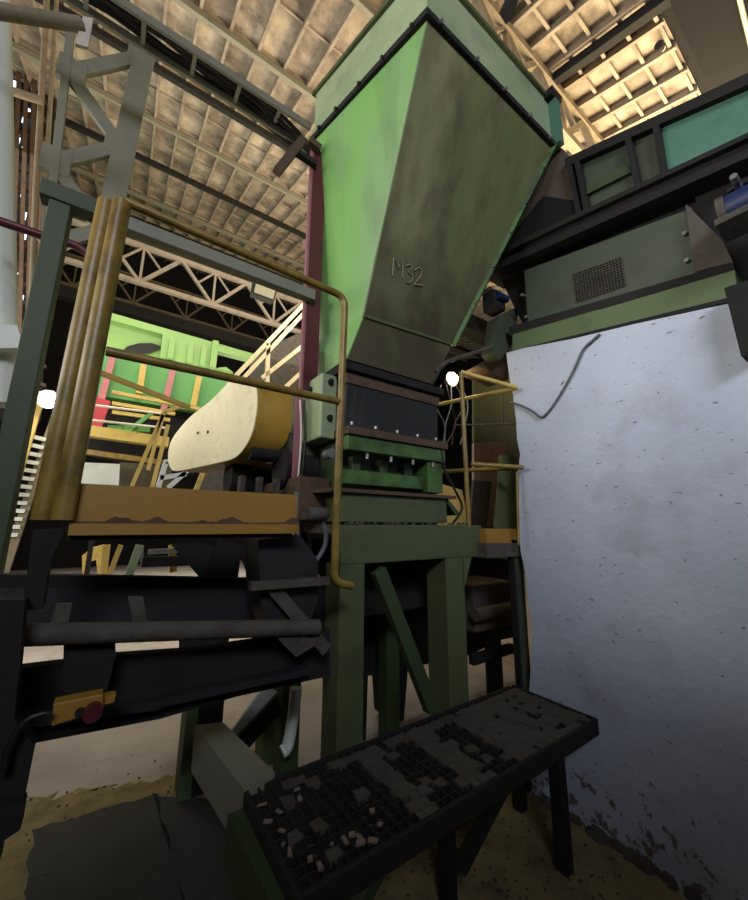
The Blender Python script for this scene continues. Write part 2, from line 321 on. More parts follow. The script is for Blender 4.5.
# left side housing
MB().box((x0-.12, 1.84, 2.08), (x0-.015, 2.45, 2.47)).build('side_housing', 'rim', SH, .01)
for y, z in ((1.98, 2.40), (2.15, 2.40)): bolt((x0-.122, y, z), (-1, 0, 0), .022, .02, SH, 'blk')
for y, z in ((1.92, 2.20), (2.0, 2.42)): bolt((x0-.065, 1.838, z), (0, -1, 0), .018, .02, SH, 'blk')
BH = MB().tube([(x0-.2, 2.2, 2.02), (x0+.02, 2.2, 2.02)], .15, 20).build('bearing_housing', 'darkgreen', SH, .01)
for k in range(8):
    an = k*math.pi/4; MB().bar((x0-.21, 2.2+.03*math.cos(an), 2.02+.03*math.sin(an)), (x0-.21, 2.2+.13*math.cos(an), 2.02+.13*math.sin(an)), .02, .02).build('hub_rib', 'brgreen', BH)
MB().tube([(x0-.4, 2.2, 2.02), (x0-.15, 2.2, 2.02)], .05, 14).build('drive_shaft', 'blk', SH)
MB().tube([(.95, 1.83, 1.98), (.95, 1.76, 1.98)], .028, 14).build('shaft_end', 'steel', SH)
MB().box((.82, 1.9, 1.62), (1.02, 2.5, 1.86)).build('bearing_block', 'rust', SH, .01)
# ================================================================== TABLE FRAME carrying the shredder
TF = thing('steel_trestle', 'green steel portal frame with gusset and diagonal strut carrying the shredder', 'frame', (1.4, 1.9, 0))
tl = at('y', 1.65, 342, 526).x; 
MB().box((.955, 1.65, 1.40), (2.03, 1.75, 1.597)).build('top_beam', 'frame', TF, .006)
MB().box((.955, 1.75, 1.55), (2.03, 2.5, 1.597)).build('top_plate', 'dust', TF)
for xx, nm in ((1.0, 0), (1.52, 1)):
    xa = at('y', 1.65, 338, 660).x if nm == 0 else at('y', 1.65, 423, 640).x
    xb = at('y', 1.65, 364, 660).x if nm == 0 else at('y', 1.65, 467, 640).x
    if nm == 1: xa = at('y', 1.65, 448, 640).x-.0
    MB().box((xa, 1.65, 0), (xb, 1.65+(.15 if nm == 0 else .17), 1.40)).build('leg', 'frame', TF, .005)
MB().box((1.0, 2.4, 0), (1.12, 2.5, 1.55)).build('leg', 'olive', TF); MB().box((1.8, 2.4, 0), (1.92, 2.5, 1.55)).build('leg', 'olive', TF)
xr = at('y', 1.65, 467, 640).x
MB().prism([(xr-.01, 1.65, 1.40), (xr+.075, 1.65, 1.40), (xr-.01, 1.65, 1.2)], (0, .012, 0)).build('gusset', 'frame', TF)
MB().bar(at('y', 1.62, 378, 570), at('y', 1.62, 431, 708), .075, .05, (0, 1, 0)).build('diagonal_strut', 'olive', TF, .004)
m = MB(); random.seed(5)
for k in range(36):
    p = V((random.uniform(1.0, 1.95), random.uniform(1.655, 1.70), 1.6)); r = random.uniform(.006, .016)
    m.hexa([p+V((-r, -r, 0)), p+V((r, -r*.8, 0)), p+V((r*.8, r, 0)), p+V((-r, r, 0))], [p+V((-r*.5, -r*.6, r)), p+V((r*.4, -r*.4, r*.8)), p+V((r*.5, r*.5, r)), p+V((-r*.4, r*.6, r*.7))])
tag(m.build('crumb_debris', 'dust'), 'crumbled grey dirt lying along the table edge under the shredder', 'debris', kind='stuff')
# red column and its bracket
RC = thing('red_column', 'red painted channel column pale pink low down, left of the hopper', 'column', (.88, 2.0, 1.6))
tp = at('y', 2.0, 312, 146); mid = at('y', 2.0, 302, 395); bt = at('y', 2.0, 297, 492)
MB().box((tp.x, 2.0, mid.z), (tp.x+.015, 2.03, tp.z)).build('flange', 'pink', RC);  # lit side of the red channel, its light put into the pink
MB().box((tp.x+.015, 2.0, mid.z), (tp.x+.1, 2.015, tp.z)).build('web', 'red', RC)
MB().box((tp.x+.1, 2.0, mid.z), (tp.x+.112, 2.12, tp.z)).build('flange', 'red', RC)
MB().box((tp.x-.02, 2.0, 1.60), (tp.x+.02, 2.02, mid.z)).build('lower_strip', 'pink', RC)
p1 = at('y', 1.98, 303, 140); p2 = at('y', 1.98, 277, 172); p3 = at('y', 1.98, 320, 150)
MB().bar(p1, p2, .05, .05).build('bracket_arm', 'rust', RC); MB().bar(p1+V((.04, 0, .02)), p3, .05, .05).build('bracket_arm', 'rust', RC)
MB().bar(at('y', 1.98, 290, 148), at('y', 1.98, 316, 165), .04, .04).build('bracket_arm', 'blk', RC)
# ================================================================== BELT GUARD
pts = [(176, 471), (170, 467), (168, 455), (170, 443), (176, 433), (190, 417), (210, 401), (228, 383), (236, 379), (244, 377.5), (251, 381), (256, 388), (257, 405), (254, 425), (249, 440), (241, 452), (232, 459), (216, 463), (198, 467)]
G = thing('belt_guard', 'yellow belt guard with cream face between the rails and red column', 'machine guard', (.55, 2.5, 1.6))
n = V((.97, .25, 0)).normalized(); gp = [on((.62, 2.05, 0), n, x, y) for x, y in pts]; gp = smooth(gp[3:]+gp[:4], 4)[:-1]
o = MB().prism(gp, n*.006).build('face_plate', 'cream', G)
m = MB(); L_ = len(gp); ex = V((1, -.02, 0))*.215; inn = sum(gp, V())/L_
q0 = [p+n*.006 for p in gp]; q1 = [p+ex for p in gp]
m.add(q0+q1, [(i, (i+1) % L_, L_+(i+1) % L_, L_+i) for i in range(L_)], True); m.add(q1, [tuple(range(L_))]); m.build('rim_wrap', 'guardyel', G)
m = MB()
for x, y in ((198, 433), (208, 432)): p = on((.619, 2.05, 0), n, x, y); m.tube([p-n*.004, p+n*.003], .011, 8)
m.build('inspection_hole', 'blk', G)
MT_ = thing('electric_motor', 'black drive motor under and behind the belt guard', 'motor', (.7, 2.5, 1.6))
MB().tube([(.80, 2.15, 1.93), (1.0, 2.15, 1.93)], .13, 18).build('housing', 'blk', MT_)
m = MB().box((.62, 2.12, 1.66), (.98, 2.7, 1.78)); m.build('base', 'blk', MT_)
MB().tube([(.6, 2.55, 1.9), (.95, 2.55, 1.9)], .12, 16).build('housing', 'blk', MT_)
for k in range(3): MB().box((.56+k*.1, 2.08, 1.62), (.585+k*.1, 2.14, 1.86)).build('mount_rib', 'dust', MT_)
tag(MB().box((-.1, 2.0, 1.585), (.82, 3.3, 1.605)).build('walkway_deck', 'grey'), 'grey steel walkway deck behind the yellow kick plate', 'walkway')
# ================================================================== LEFT RAILING
YR = 1.45
RL = thing('safety_railing', 'yellow pipe railing with twin end posts and ochre kick plate', 'railing', (.3, YR, 1.5))
pf0, pf1 = at('y', YR, 122, 203), at('y', YR, 62, 520)
MB().tube([pf1, pf0], .029, 16).build('post', 'yel', RL)
pb0, pb1 = at('y', YR+.06, 107, 203), at('y', YR+.06, 42, 520)
MB().tube([pb1, pb0], .029, 16).build('post', 'yel', RL)
r0 = at('y', YR, 128, 209); r1 = at('y', YR, 345, 297)
lowp = at('y', YR, 333, 560); bend = at('y', YR-.0, 345, 583)
pts_ = fillet([pf0+V((.005, 0, .01)), r1, at('y', YR, 334, 582), at('y', YR, 352, 586)], .06, 6)
MB().tube(pts_, .0175, 14).build('top_rail', 'yel', RL)
MB().tube([at('y', YR, 106, 351), at('y', YR, 341, 402)], .0165, 14).build('mid_rail', 'yel', RL)
k = [at('y', YR+.02, *q) for q in ((70, 484), (298, 494), (296, 534), (60, 534))]
z0 = (k[0].z+k[1].z)/2; z1 = (k[2].z+k[3].z)/2
KX0 = at('y', YR+.02, 74, 500).x; KX1 = k[1].x
m = MB().box((KX0, YR+.02, z1), (KX1, YR+.028, z0)); m.box((KX0, YR-.005, z1), (KX1, YR+.03, z1+.035)); m.build('kick_plate', 'yelplate', RL)
m = MB(); random.seed(9); xq = KX0+.03
pl = [(KX0+(KX1-KX0)*i/60) for i in range(61)]
tp_ = [V((x_, YR+.0195, z1+.038+max(0, .012*math.sin(x_*23)+.011*math.sin(x_*51+1)+random.uniform(-.004, .006))+.004)) for x_ in pl]
m.prism([V((KX0, YR+.0195, z1+.034))]+tp_+[V((KX1, YR+.0195, z1+.034))], (0, -.012, 0))
m.build('caked_dirt', 'rust', RL)['kind'] = 'stuff'
# right railing by the wall
RR = thing('safety_railing', 'short yellow looped pipe railing beside the whitewashed wall', 'railing', (1.9, 1.65, 1.6))
pa = at('y', 1.66, 461, 372); pb = at('y', 1.66, 469, 528)
MB().tube([pb, pa], .016, 12).build('post', 'yel', RR)
tip = at('y', 1.45, 518, 388); ret = at('z', 2.55, 436, 405)
MB().tube(fillet([pa, tip, ret], .03, 5), .0155, 12).build('top_rail', 'yelbright', RR)
tip = at('y', 1.45, 524, 467.5); ret = at('y', 2.02, 436, 472); 
MB().tube(fillet([at('y', 1.66, 471, 464), tip, ret], .02, 5), .0155, 12).build('mid_rail', 'yel', RR)
MB().tube([at('y', 1.5, 517, 472), at('y', 1.5, 518.5, 545)], .009, 8).build('post', 'yel', RR)
m = MB().tube([at('y', 1.7, 456, 425), at('y', 1.6, 516, 424)], .006, 8); m.tube([at('y', 1.7, 502, 392), at('y', 1.7, 503, 425)], .007, 8); m.build('thin_rod', 'dust', RR)
# dark green post with arm and long beam to the red column
YP = 1.95
GP = thing('portal_post', 'dark green steel portal post at the left with a long arm to the red column', 'frame', (-.36, YP, 0))
t0 = at('y', YP, 62, 190); t1 = at('y', YP, 5, 430); 
MB().box((t0.x-.035, YP, 1.3), (t0.x+.04, YP+.09, t0.z)).build('post', 'olive', GP, .004)
u = at('y', YP, 40, 187)
bz = at('y', YP, 105, 212)
MB().box((u.x, YP-.01, bz.z-.035), (at('y', YP, 112, 215).x, YP+.07, bz.z+.045)).build('arm', 'olive', GP, .004)
MB().box((at('y', YP, 112, 215).x, YP, bz.z-.04), (.9, YP+.06, bz.z+.03)).build('arm', 'grey', GP, .004)
# ================================================================== CONVEYOR ON THE WALL (right)
XC = 2.37
def cq(*px): return [at('x', XC, *p) for p in px]
CV = thing('vibrating_feeder', 'dark green box feeder with mesh vent lying on top of the whitewashed wall', 'feeder', (2.9, .8, 2.8))
MB().prism(cq((512, 334), (735, 268), (738, 296), (512, 355)), (.5, 0, 0)).build('base_channel', 'chan', CV, .006)
MB().prism(cq((508, 327), (733, 262), (735, 270), (510, 336)), (.55, 0, 0)).build('channel_flange', 'blk', CV)
MB().prism([p+V((-.01, 0, 0)) for p in cq((512, 351), (738, 296), (738, 300), (512, 357))], (.5, 0, 0)).build('channel_flange', 'blk', CV)
MB().prism([p+V((.05, 0, 0)) for p in cq((520, 268), (684, 205), (693, 276), (524, 328))], (.45, 0, 0)).build('side_panel', 'darkgreen', CV, .004)
MB().prism([p+V((.04, 0, 0)) for p in cq((683, 202), (689, 204), (697, 268), (692, 272))], (.02, 0, 0)).build('panel_edge', 'dust', CV)
MB().prism(cq((686, 204), (722, 240), (733, 262), (694, 272)), (.006, 0, 0)).build('end_guard', 'dust', CV)
vent = cq((569.5, 272), (618, 254), (622, 283), (573, 300)); vent = [p+V((.046, 0, 0)) for p in vent]
VB = MB().prism(vent, (.006, 0, 0)).build('vent_back', 'blk', CV)
m = MB()
for i in range(17):
    t = i/16; m.bar(vent[0].lerp(vent[1], t)+V((-.003, 0, 0)), vent[3].lerp(vent[2], t)+V((-.003, 0, 0)), .004, .004)
for i in range(12):
    t = i/11; m.bar(vent[0].lerp(vent[3], t)+V((-.003, 0, 0)), vent[1].lerp(vent[2], t)+V((-.003, 0, 0)), .004, .004)
m.build('vent_mesh', 'dust', VB)
for q in ((528, 318), (688, 262), (524, 296), (686, 235)): p = at('x', XC+.05, *q); bolt(p, (-1, 0, 0), .012, .03, CV)
# upper trough
UT = thing('conveyor_trough', 'upper conveyor trough with ribbed black side and teal panels above the feeder', 'conveyor', (3, .8, 3.5))
X2 = 2.42
def uq(*px): return [at('x', X2, *p) for p in px]
MB().prism([p+V((-.06, 0, 0)) for p in uq((486, 266), (760, 143), (760, 160), (486, 279))], (.3, 0, 0)).build('lower_flange', 'blk', UT)
MB().prism([p+V((-.10, 0, 0)) for p in uq((486, 264), (760, 141), (760, 146), (486, 269))], (.1, 0, 0)).build('flange_lip', 'blk', UT)
MB().prism([p+V((.03, 0, 0)) for p in uq((570, 165), (655, 128), (664, 187), (583, 226))], (.5, 0, 0)).build('side_sheet', 'darkgreen', UT)
MB().prism([p+V((.02, 0, 0)) for p in uq((657, 128), (760, 82), (760, 144), (667, 186))], (.5, 0, 0)).build('teal_sheet', 'teal', UT)
MB().prism([p+V((-.02, 0, 0)) for p in uq((566, 160), (760, 70), (760, 82), (567, 168))], (.2, 0, 0)).build('top_flange', 'blk', UT)
for x_a, ya, xb_, yb in ((570, 165, 583, 228), (578, 162, 590, 222), (629, 140, 642, 202), (657, 128, 667, 190)):
    MB().bar(at('x', X2, x_a, ya), at('x', X2, xb_, yb), .03, .05, (1, 0, 0)).build('rib', 'blk', UT)
MB().prism([p+V((.0, 0, 0)) for p in uq((586, 184), (628, 164), (631, 172), (587, 194))], (.05, 0, 0)).build('seam_shadow_strip', 'olive', UT)
MB().prism([p+V((.12, 0, 0)) for p in uq((486, 262), (760, 140), (760, 256), (700, 272), (515, 322))], (.4, 0, 0)).build('underside_shade', 'blk', UT)  # black filler added as the shade beneath the trough
# black chute between hopper and trough
CH = thing('discharge_chute', 'black hexagonal steel chute between the hopper and the conveyor trough', 'chute', (2.6, 1.5, 3.4))
MB().prism([p+V((.03, 0, 0)) for p in uq((540, 140), (560, 146), (573, 165), (580, 199), (543, 196), (505, 250), (486, 262), (505, 200))], (.3, 0, 0)).build('body', 'chutem', CH)
MB().prism([p+V((.0, 0, 0)) for p in uq((543, 196), (572, 200), (582, 228), (500, 264), (484, 268))], (.03, 0, 0)).build('mouth', 'soot', CH)
# blue motors
BM = thing('vibrator_motor', 'blue vibrator motor at the right edge above the feeder end', 'motor', (2.3, .2, 3.1))
p = at('x', 2.2, 740, 205); MB().tube([p+V((0, .06, 0)), p+V((0, -.3, .0))], .07, 16).build('housing', 'blue', BM)
MB().tube([p+V((0, .07, 0)), p+V((0, .04, 0))], .078, 16).build('end_bell', 'dust', BM); MB().box(p+V((-.09, -.3, -.1)), p+V((.09, .08, -.07))).build('foot', 'dust', BM)
MB().box(p+V((-.02, -.3, .08)), p+V((.08, .03, .1))).build('mount_plate', 'blk', BM)
for dx in (-.05, .0): bolt(p+V((dx, -.01, .08)), (-1, 0, 0), .014, .06, BM)
BX = MB().prism([at('x', 2.2, *q) for q in ((724, 288), (760, 276), (760, 350), (741, 356))], (.1, 0, 0)).build('junction_box', 'blk')
tag(BX, 'black steel box hung on the wall top at the right edge', 'box')
tag(MB().prism([at('x', 2.5, *q) for q in ((694, 196), (760, 165), (760, 290), (726, 290))], (.3, 0, 0)).build('drive_housing', 'blk'), 'black drive housing behind the blue motor', 'machine')
m = MB(); p = at('y', 1.62, 497, 300)
BL = thing('vibrator_motor', 'small dark blue motor unit between the hopper and the feeder', 'motor', p)
MB().box(p+V((-.06, -.03, -.09)), p+V((.07, .1, .07))).build('housing', 'blk', BL, .015); MB().tube([p+V((-.05, -.045, -.0)), p+V((.06, -.045, -.0))], .03, 12).build('barrel', 'blue', BL)
MB().box(p+V((-.08, 0, .07)), p+V((.09, .1, .09))).build('cap', 'dust', BL)
MB().prism([at('y', 1.62, *q) for q in ((498, 316), (520, 305), (512, 345), (500, 360), (492, 352))], (0, .1, 0)).build('hanger_bracket', 'darkgreen', BL)
pp = [at('y', 1.62, 436, 372), at('y', 1.62, 446, 362), at('y', 1.62, 492, 347)]
tag(MB().tube(fillet(pp, .03), .014, 10).build('bent_pipe', 'dust'), 'bent grey pipe running from hopper throat to the feeder', 'pipe')
tag(MB().prism([at('y', 1.75, *q) for q in ((478, 366), (506, 352), (510, 372), (508, 380))], (0, .2, 0)).build('wall_bracket', 'rust'), 'rusty bracket at the top left corner of the white wall', 'bracket')
tag(MB().bar(at('y', 1.9, 452, 318), at('y', 1.9, 492, 338), .12, .14).build('cross_member', 'blk'), 'black cross member behind the right edge of the hopper throat', 'beam')
# cable on wall
pts_ = [at('x', 2.285, *q) for q in ((600, 334), (593, 340), (583, 350), (573, 372), (560, 395), (549, 411), (541, 417), (532, 411), (520, 405), (510, 402))]
tag(MB().tube(smooth(pts_), .008, 8).build('hanging_cable', 'cable'), 'grey cable sagging across the top of the whitewashed wall', 'cable')
# ================================================================== GRATED PLATFORM
PZ = .6; px0, px1, py0, py1 = .55, 2.2, 1.13, 1.62
PF = thing('grated_platform', 'dark step platform of rusty grating caked with dirt in front of the frame', 'platform', (1.4, 1.4, 0))
m = MB(); h = .03; st = .041
nx = int((px1-px0)/st); ny = int((py1-py0)/st)
for i in range(nx+1): m.box((px0+i*st-.003, py0, PZ-h), (px0+i*st+.003, py1, PZ))
for j in range(ny+1): m.box((px0, py0+j*st-.003, PZ-h+.004), (px1, py0+j*st+.003, PZ-.001))
m.build('grating', 'blk', PF)
m = MB(); random.seed(11)
def cov(x, y):
    t = (x-px0)/(px1-px0); v = .06
    if t > .62: v = .86
    if t > .86: v = .9
    if abs(t-.48) < .03 or abs(t-.3) < .02: v = 1
    if y > py1-.07 and t > .2: v = max(v, .85)
    return v
for i in range(nx):
    for j in range(ny):
        x = px0+(i+.5)*st; y = py0+(j+.5)*st; run = math.sin(i*.9+j*2.1)*.12
        if random.random()+run < cov(x, y): 
            jj = lambda: random.uniform(-.005, .012)
            zz = PZ+random.uniform(.001, .005); cs = [(x-st/2-jj(), y-st/2-jj()), (x+st/2+jj(), y-st/2-jj()), (x+st/2+jj(), y+st/2+jj()), (x-st/2-jj(), y+st/2+jj())]
            m.hexa([(u_, v_, PZ-.012) for u_, v_ in cs], [(u_, v_, zz+random.uniform(0, .002)) for u_, v_ in cs])
m.build('caked_dirt', 'dust', PF)['kind'] = 'stuff'
MB().box((px0, py0-.02, PZ-.07), (px1+.02, py0, PZ+.008)).build('edge_angle', 'blk', PF, .004)
MB().box((px1, py0-.02, PZ-.07), (px1+.02, py1, PZ+.008)).build('edge_angle', 'blk', PF, .004)
MB().box((px0-.02, py0-.02, PZ-.1), (px0, py1, PZ+.01)).build('edge_angle', 'blk', PF, .004)
MB().box((px0, py1, PZ-.07), (px1, py1+.02, PZ+.0)).build('edge_angle', 'blk', PF, .004)
for (xx, yy_) in ((1.95, 1.2), (2.12, 1.55), (1.38, 1.4), (.62, 1.25)): MB().box((xx-.03, yy_-.03, 0), (xx+.03, yy_+.03, PZ-.03)).build('leg', 'blk', PF, .003)
MB().bar((.6, 1.3, .1), (1.3, 1.4, .55), .05, .05).build('brace', 'olive', PF); MB().bar((1.45, 1.4, .1), (1.9, 1.3, .55), .05, .05).build('brace', 'blk', PF)
random.seed(2)
chips = [(262, 805), (268, 822), (279, 812), (300, 800), (297, 790), (283, 845), (290, 853), (332, 845), (360, 838), (366, 851), (373, 842), (310, 860), (320, 868), (345, 842), (352, 836), (268, 838), (380, 825), (372, 812)]
for i, q in enumerate(chips):
    p = at('z', PZ+.01, *q); an = random.uniform(0, 3.1); L2 = random.uniform(.007, .02); d1 = V((math.cos(an), math.sin(an), 0))*L2; d2 = V((-math.sin(an), math.cos(an), 0))*random.uniform(.005, .009); up_ = V((0, 0, random.uniform(.003, .008)))
    if p.x < px0 or p.y < py0: p.x = max(p.x, px0+.03); p.y = max(p.y, py0+.03)
    o = MB().hexa([p-d1-d2, p+d1*.8-d2*.6, p+d1+d2, p-d1*.7+d2*1.1], [p-d1-d2+up_, p+d1*.8-d2*.5+up_*1.5, p+d1*.9+d2+up_, p-d1*.7+d2+up_*.6]).build('wood_chip', 'wood')
    tag(o, 'pale broken wood chip lying on the near left end of the grated platform', 'wood chip', 'wood chips on the grated platform')
# stringer beam
SB = MB().hexa([(.45, 2.2, .44), (.58, 2.2, .44), (.63, 1.1, .44), (.50, 1.1, .44)], [(.45, 2.2, .6), (.58, 2.2, .6), (.53, 1.1, .6), (.50, 1.1, .6)])
SB = MB(); 
q = [V((.462, 2.196, .62)), V((.582, 2.15, .62)), V((.66, 1.63, .62)), V((.53, 1.60, .62))]
SB.hexa([v-V((0, 0, .2)) for v in q], q)
o = SB.build('stringer_beam', 'grey'); tag(o, 'grey green channel beam running from rear leg to the grated platform', 'beam')
tag(MB().hexa([(.475, 1.6, .4), (.53, 1.6, .4), (.55, 1.08, .4), (.5, 1.08, .4)], [(.475, 1.6, .56), (.53, 1.6, .56), (.55, 1.08, .56), (.5, 1.08, .56)]).build('side_channel', 'olive'), 'dark channel along the left end of the grated platform', 'beam')
# ================================================================== BELT CONVEYOR at the left
BC = thing('belt_conveyor', 'black belt conveyor frame with idler pipe running under the walkway', 'conveyor', (.3, 1.8, .9))
def yb(name, Y, px, th, mat, par=None, bev=0): return MB().prism([at('y', Y, *q) for q in px], (0, th, 0)).build(name, mat, par or BC, bev)
yb('top_channel', 1.9, ((42, 575), (330, 580), (330, 596), (-30, 594), (-30, 575)), .06, 'blk')
yb('side_sheet', 1.85, ((-30, 588), (330, 590), (330, 622), (-30, 626)), .01, 'rub')
MB().tube([at('y', 1.5, -20, 636), at('y', 1.5, 22, 635), at('y', 1.5, 318, 627)], .031, 16).build('idler_pipe', 'dust', BC)
yb('lower_channel', 1.62, ((-30, 676), (16, 669), (64, 663), (116, 656), (200, 650), (330, 629), (330, 676), (235, 697), (160, 719), (30, 744), (-30, 755)), .05, 'blk')
yb('channel_lip', 1.56, ((160, 700), (245, 682), (309, 668), (309, 675), (245, 689), (160, 708)), .06, 'rub')
yb('channel_lip', 1.56, ((-30, 722), (160, 702), (160, 710), (-30, 736)), .06, 'rub')
yb('upright_plate', 1.52, ((56, 604), (72, 604), (68, 624), (50, 624)), .02, 'dust')
yb('upright_plate', 1.6, ((128, 597), (143, 597), (147, 622), (133, 622)), .02, 'dust')
yb('hanger', 1.53, ((64, 640), (115, 642), (116, 655), (107, 690), (80, 700), (62, 690)), .03, 'blk')
yb('hanger', 1.8, ((180, 640), (228, 638), (228, 655), (180, 660)), .03, 'blk')
yb('bracket', 2.05, ((171, 544), (205, 543), (218, 549), (218, 578), (204, 582)), .03, 'blk')
yb('bracket', 2.0, ((219, 538), (256, 550), (260, 580), (250, 580), (241, 553), (238, 578), (205, 580)), .03, 'blk')
yb('gear_cover', 1.55, ((258, 540), (300, 535), (318, 560), (318, 600), (300, 650), (276, 640), (262, 610)), .2, 'rub')
MB().bar(at('y', 1.52, 270, 585), at('y', 1.52, 326, 650), .05, .02, (0, 1, 0)).build('brace', 'dust', BC)
MB().bar(at('y', 1.5, 250, 586), at('y', 1.5, 335, 580), .04, .03).build('brace', 'dust', BC)
m = MB().prism([at('y', 1.5, *q) for q in ((272, 633), (300, 632), (316, 645), (296, 657))], (0, .02, 0)); m.build('loose_flap', 'dust', BC)
LP = thing('support_post', 'black steel support post under the twin yellow end posts at left', 'post', (-.15, 1.48, 0))
MB().prism([at('y', 1.46, *q) for q in ((33, 530), (66, 528), (50, 560), (42, 610), (22, 610))], (0, .06, 0)).build('upper_post', 'blk', LP)
MB().prism([at('y', 1.40, *q) for q in ((-30, 600), (25, 600), (20, 660), (14, 720), (34, 745), (22, 805), (-2, 830), (-30, 860))], (0, .05, 0)).build('lower_plate', 'blk', LP)
MB().prism([at('y', 1.38, *q) for q in ((-20, 800), (24, 804), (20, 830), (2, 842), (-2, 866), (-20, 870))], (0, .05, 0)).build('foot_plate', 'blk', LP)
MB().box((-.1, YR+.02, 1.545), (.62, YR+.08, z1-.002)).build('shelf_angle', 'blk', LP)
YB = thing('pull_switch', 'small yellow switch box with red knob on the lower conveyor rail', 'switch', at('y', 1.38, 78, 712))
MB().prism([at('y', 1.40, *q) for q in ((53, 704), (103, 694), (104, 710), (51, 727))], (0, .05, 0)).build('box', 'yelplate', YB, .004)
MB().prism([at('y', 1.42, *q) for q in ((100, 697), (116, 694), (114, 702), (100, 706))], (0, .03, 0)).build('lug', 'yelplate', YB)
p = at('y', 1.395, 93, 710); MB().tube([p, p+V((0, -.03, 0))], .022, 14).build('knob', 'red', YB)
p = at('y', 1.398, 80, 712); MB().tube([p, p+V((0, -.008, 0))], .012, 10).build('button', 'blk', YB)
tag(MB().tube(smooth([at('y', 1.37, *q) for q in ((50, 714), (42, 714), (25, 722), (10, 745), (2, 775))]), .008, 8).build('switch_cable', 'bcable'), 'dark grey cable leaving the yellow switch box', 'cable')
# legs behind
LG = thing('steel_post', 'pale green support leg with black plate beneath the belt conveyor', 'leg', (.5, 2.25, 0))
q = [at('y', 2.25, *s_) for s_ in ((187, 715), (196, 714), (190, 800), (177, 800))]
MB().box((at('y', 2.7, 182, 760).x, 2.7, 0), (at('y', 2.7, 194, 760).x, 2.85, 1.1)).build('flange', 'chan', LG)
MB().box((at('y', 2.7, 194, 760).x, 2.7, 0), (at('y', 2.7, 194, 760).x+.15, 2.72, 1.1)).build('web', 'blk', LG)
LG2 = tag(MB().box((1.02, 2.75, 0), (1.13, 2.9, .95)).build('steel_post', 'chan'), 'pale green leg between the diagonal brace and left frame leg', 'leg')
tag(MB().bar(at('y', 2.5, 290, 690), at('y', 2.5, 240, 745), .1, .03, (0, 1, 0)).build('diagonal_brace', 'blk'), 'black diagonal brace under the belt conveyor', 'brace')
tag(MB().bar(at('y', 2.6, 272, 688), at('y', 2.6, 232, 745), .12, .02, (0, 1, 0)).build('diagonal_brace', 'white'), 'dusty pale diagonal plate beside the black brace', 'brace')
tag(MB().tube(smooth([at('y', 2.3, *q) for q in ((296, 688), (294, 710), (288, 745), (282, 752))]), .035, 10).build('wrapped_bundle', 'white'), 'pale plastic bundle hanging at the green leg', 'bundle')
# hoses near the hook
for i, (pq, r, mt, lb) in enumerate([(((297, 492), (296, 520), (300, 550), (308, 568), (318, 578)), .013, 'cable', 'thick grey hose dropping from the red column to the frame leg'),
   (((292, 505), (288, 540), (292, 560), (306, 566), (318, 558), (326, 540), (322, 515)), .011, 'cable', 'grey hose looped between kick plate and yellow down pipe'),
   (((304, 400), (305, 440), (300, 490), (297, 505)), .008, 'bcable', 'black cable running down the pale pink strip of the column'),
   (((300, 400), (301, 440), (296, 500), (290, 560)), .006, 'wcable', 'pale thin cable running down beside the column')]):
    tag(MB().tube(smooth([at('y', 1.62 if i < 2 else 1.97, *q) for q in pq]), r, 10).build('hanging_hose', mt), lb, 'hose')
p = at('y', 1.6, 318, 514); o = MB().tube([p+V((-.05, 0, 0)), p+V((-.045, 0, 0)), p+V((.04, 0, 0)), p+V((.05, 0, 0))], [.022, .032, .032, .022], 14).build('dusty_gland', 'dust'); tag(o, 'dusty round fitting behind the yellow down pipe', 'fitting')
tag(MB().tube(smooth([at('y', 1.7, *q) for q in ((440, 440), (445, 470), (455, 490), (462, 508), (452, 525))]), .008, 8).build('hanging_hose', 'bcable'), 'black hose curving beside the right yellow post', 'hose')
random.seed(21)
for i in range(5):
    xq = 441+i*5; tag(MB().tube(smooth([at('y', 2.0, xq, 385), at('y', 2.0, xq+random.uniform(-8, 8), 405), at('y', 2.0, xq+random.uniform(-10, 10), 425), at('y', 2.0, xq+random.uniform(-6, 6), 445)]), .006, 6).build('loose_cable', random.choice(['bcable', 'cable'])), 'thin cable tangled behind the right railing post', 'cable', 'tangled cables behind the right railing')
# ================================================================== behind, right of the frame
tag(MB().prism([at('y', 2.7, *q) for q in ((440, 330), (520, 330), (520, 560), (440, 560))], (0, .03, 0)).build('sheet_partition', 'frame'), 'pale green sheet partition behind the right railing', 'panel') if False else None
tag(MB().prism([at('y', 2.9, *q) for q in ((474, 375), (514, 375), (520, 450), (520, 529), (496, 529), (488, 480), (474, 440))], (0, .03, 0)).build('sheet_panel', 'frame'), 'green sheet panel behind the right yellow railing', 'panel')
tag(MB().prism([at('y', 2.7, *q) for q in ((474, 443), (507, 441), (492, 530), (474, 530))], (0, .03, 0)).build('board', 'pinkish'), 'brownish pink board leaning behind the right railing', 'board')
tag(MB().prism([at('y', 2.6, *q) for q in ((474, 480), (492, 482), (486, 530), (470, 530))], (0, .03, 0)).build('board', 'dust'), 'grey board low behind the right yellow post', 'board')
tag(MB().prism([at('y', 2.5, *q) for q in ((438, 483), (462, 490), (470, 530), (440, 530))], (0, .03, 0)).build('wire_basket', 'yelbright'), 'bright yellow panel low between shredder and railing', 'panel')
EC = thing('end_column', 'green column with yellow clad top standing against the end of the white wall', 'column', (2.2, 1.58, 0))
xa = at('y', 1.62, 513, 600).x; xb = at('y', 1.62, 523, 600).x
MB().box((xa, 1.60, .0), (xa+.02, 1.64, 1.5)).build('flange', 'blk', EC); MB().box((xa+.02, 1.60, 0), (xb, 1.62, 1.5)).build('web', 'darkgreen', EC)
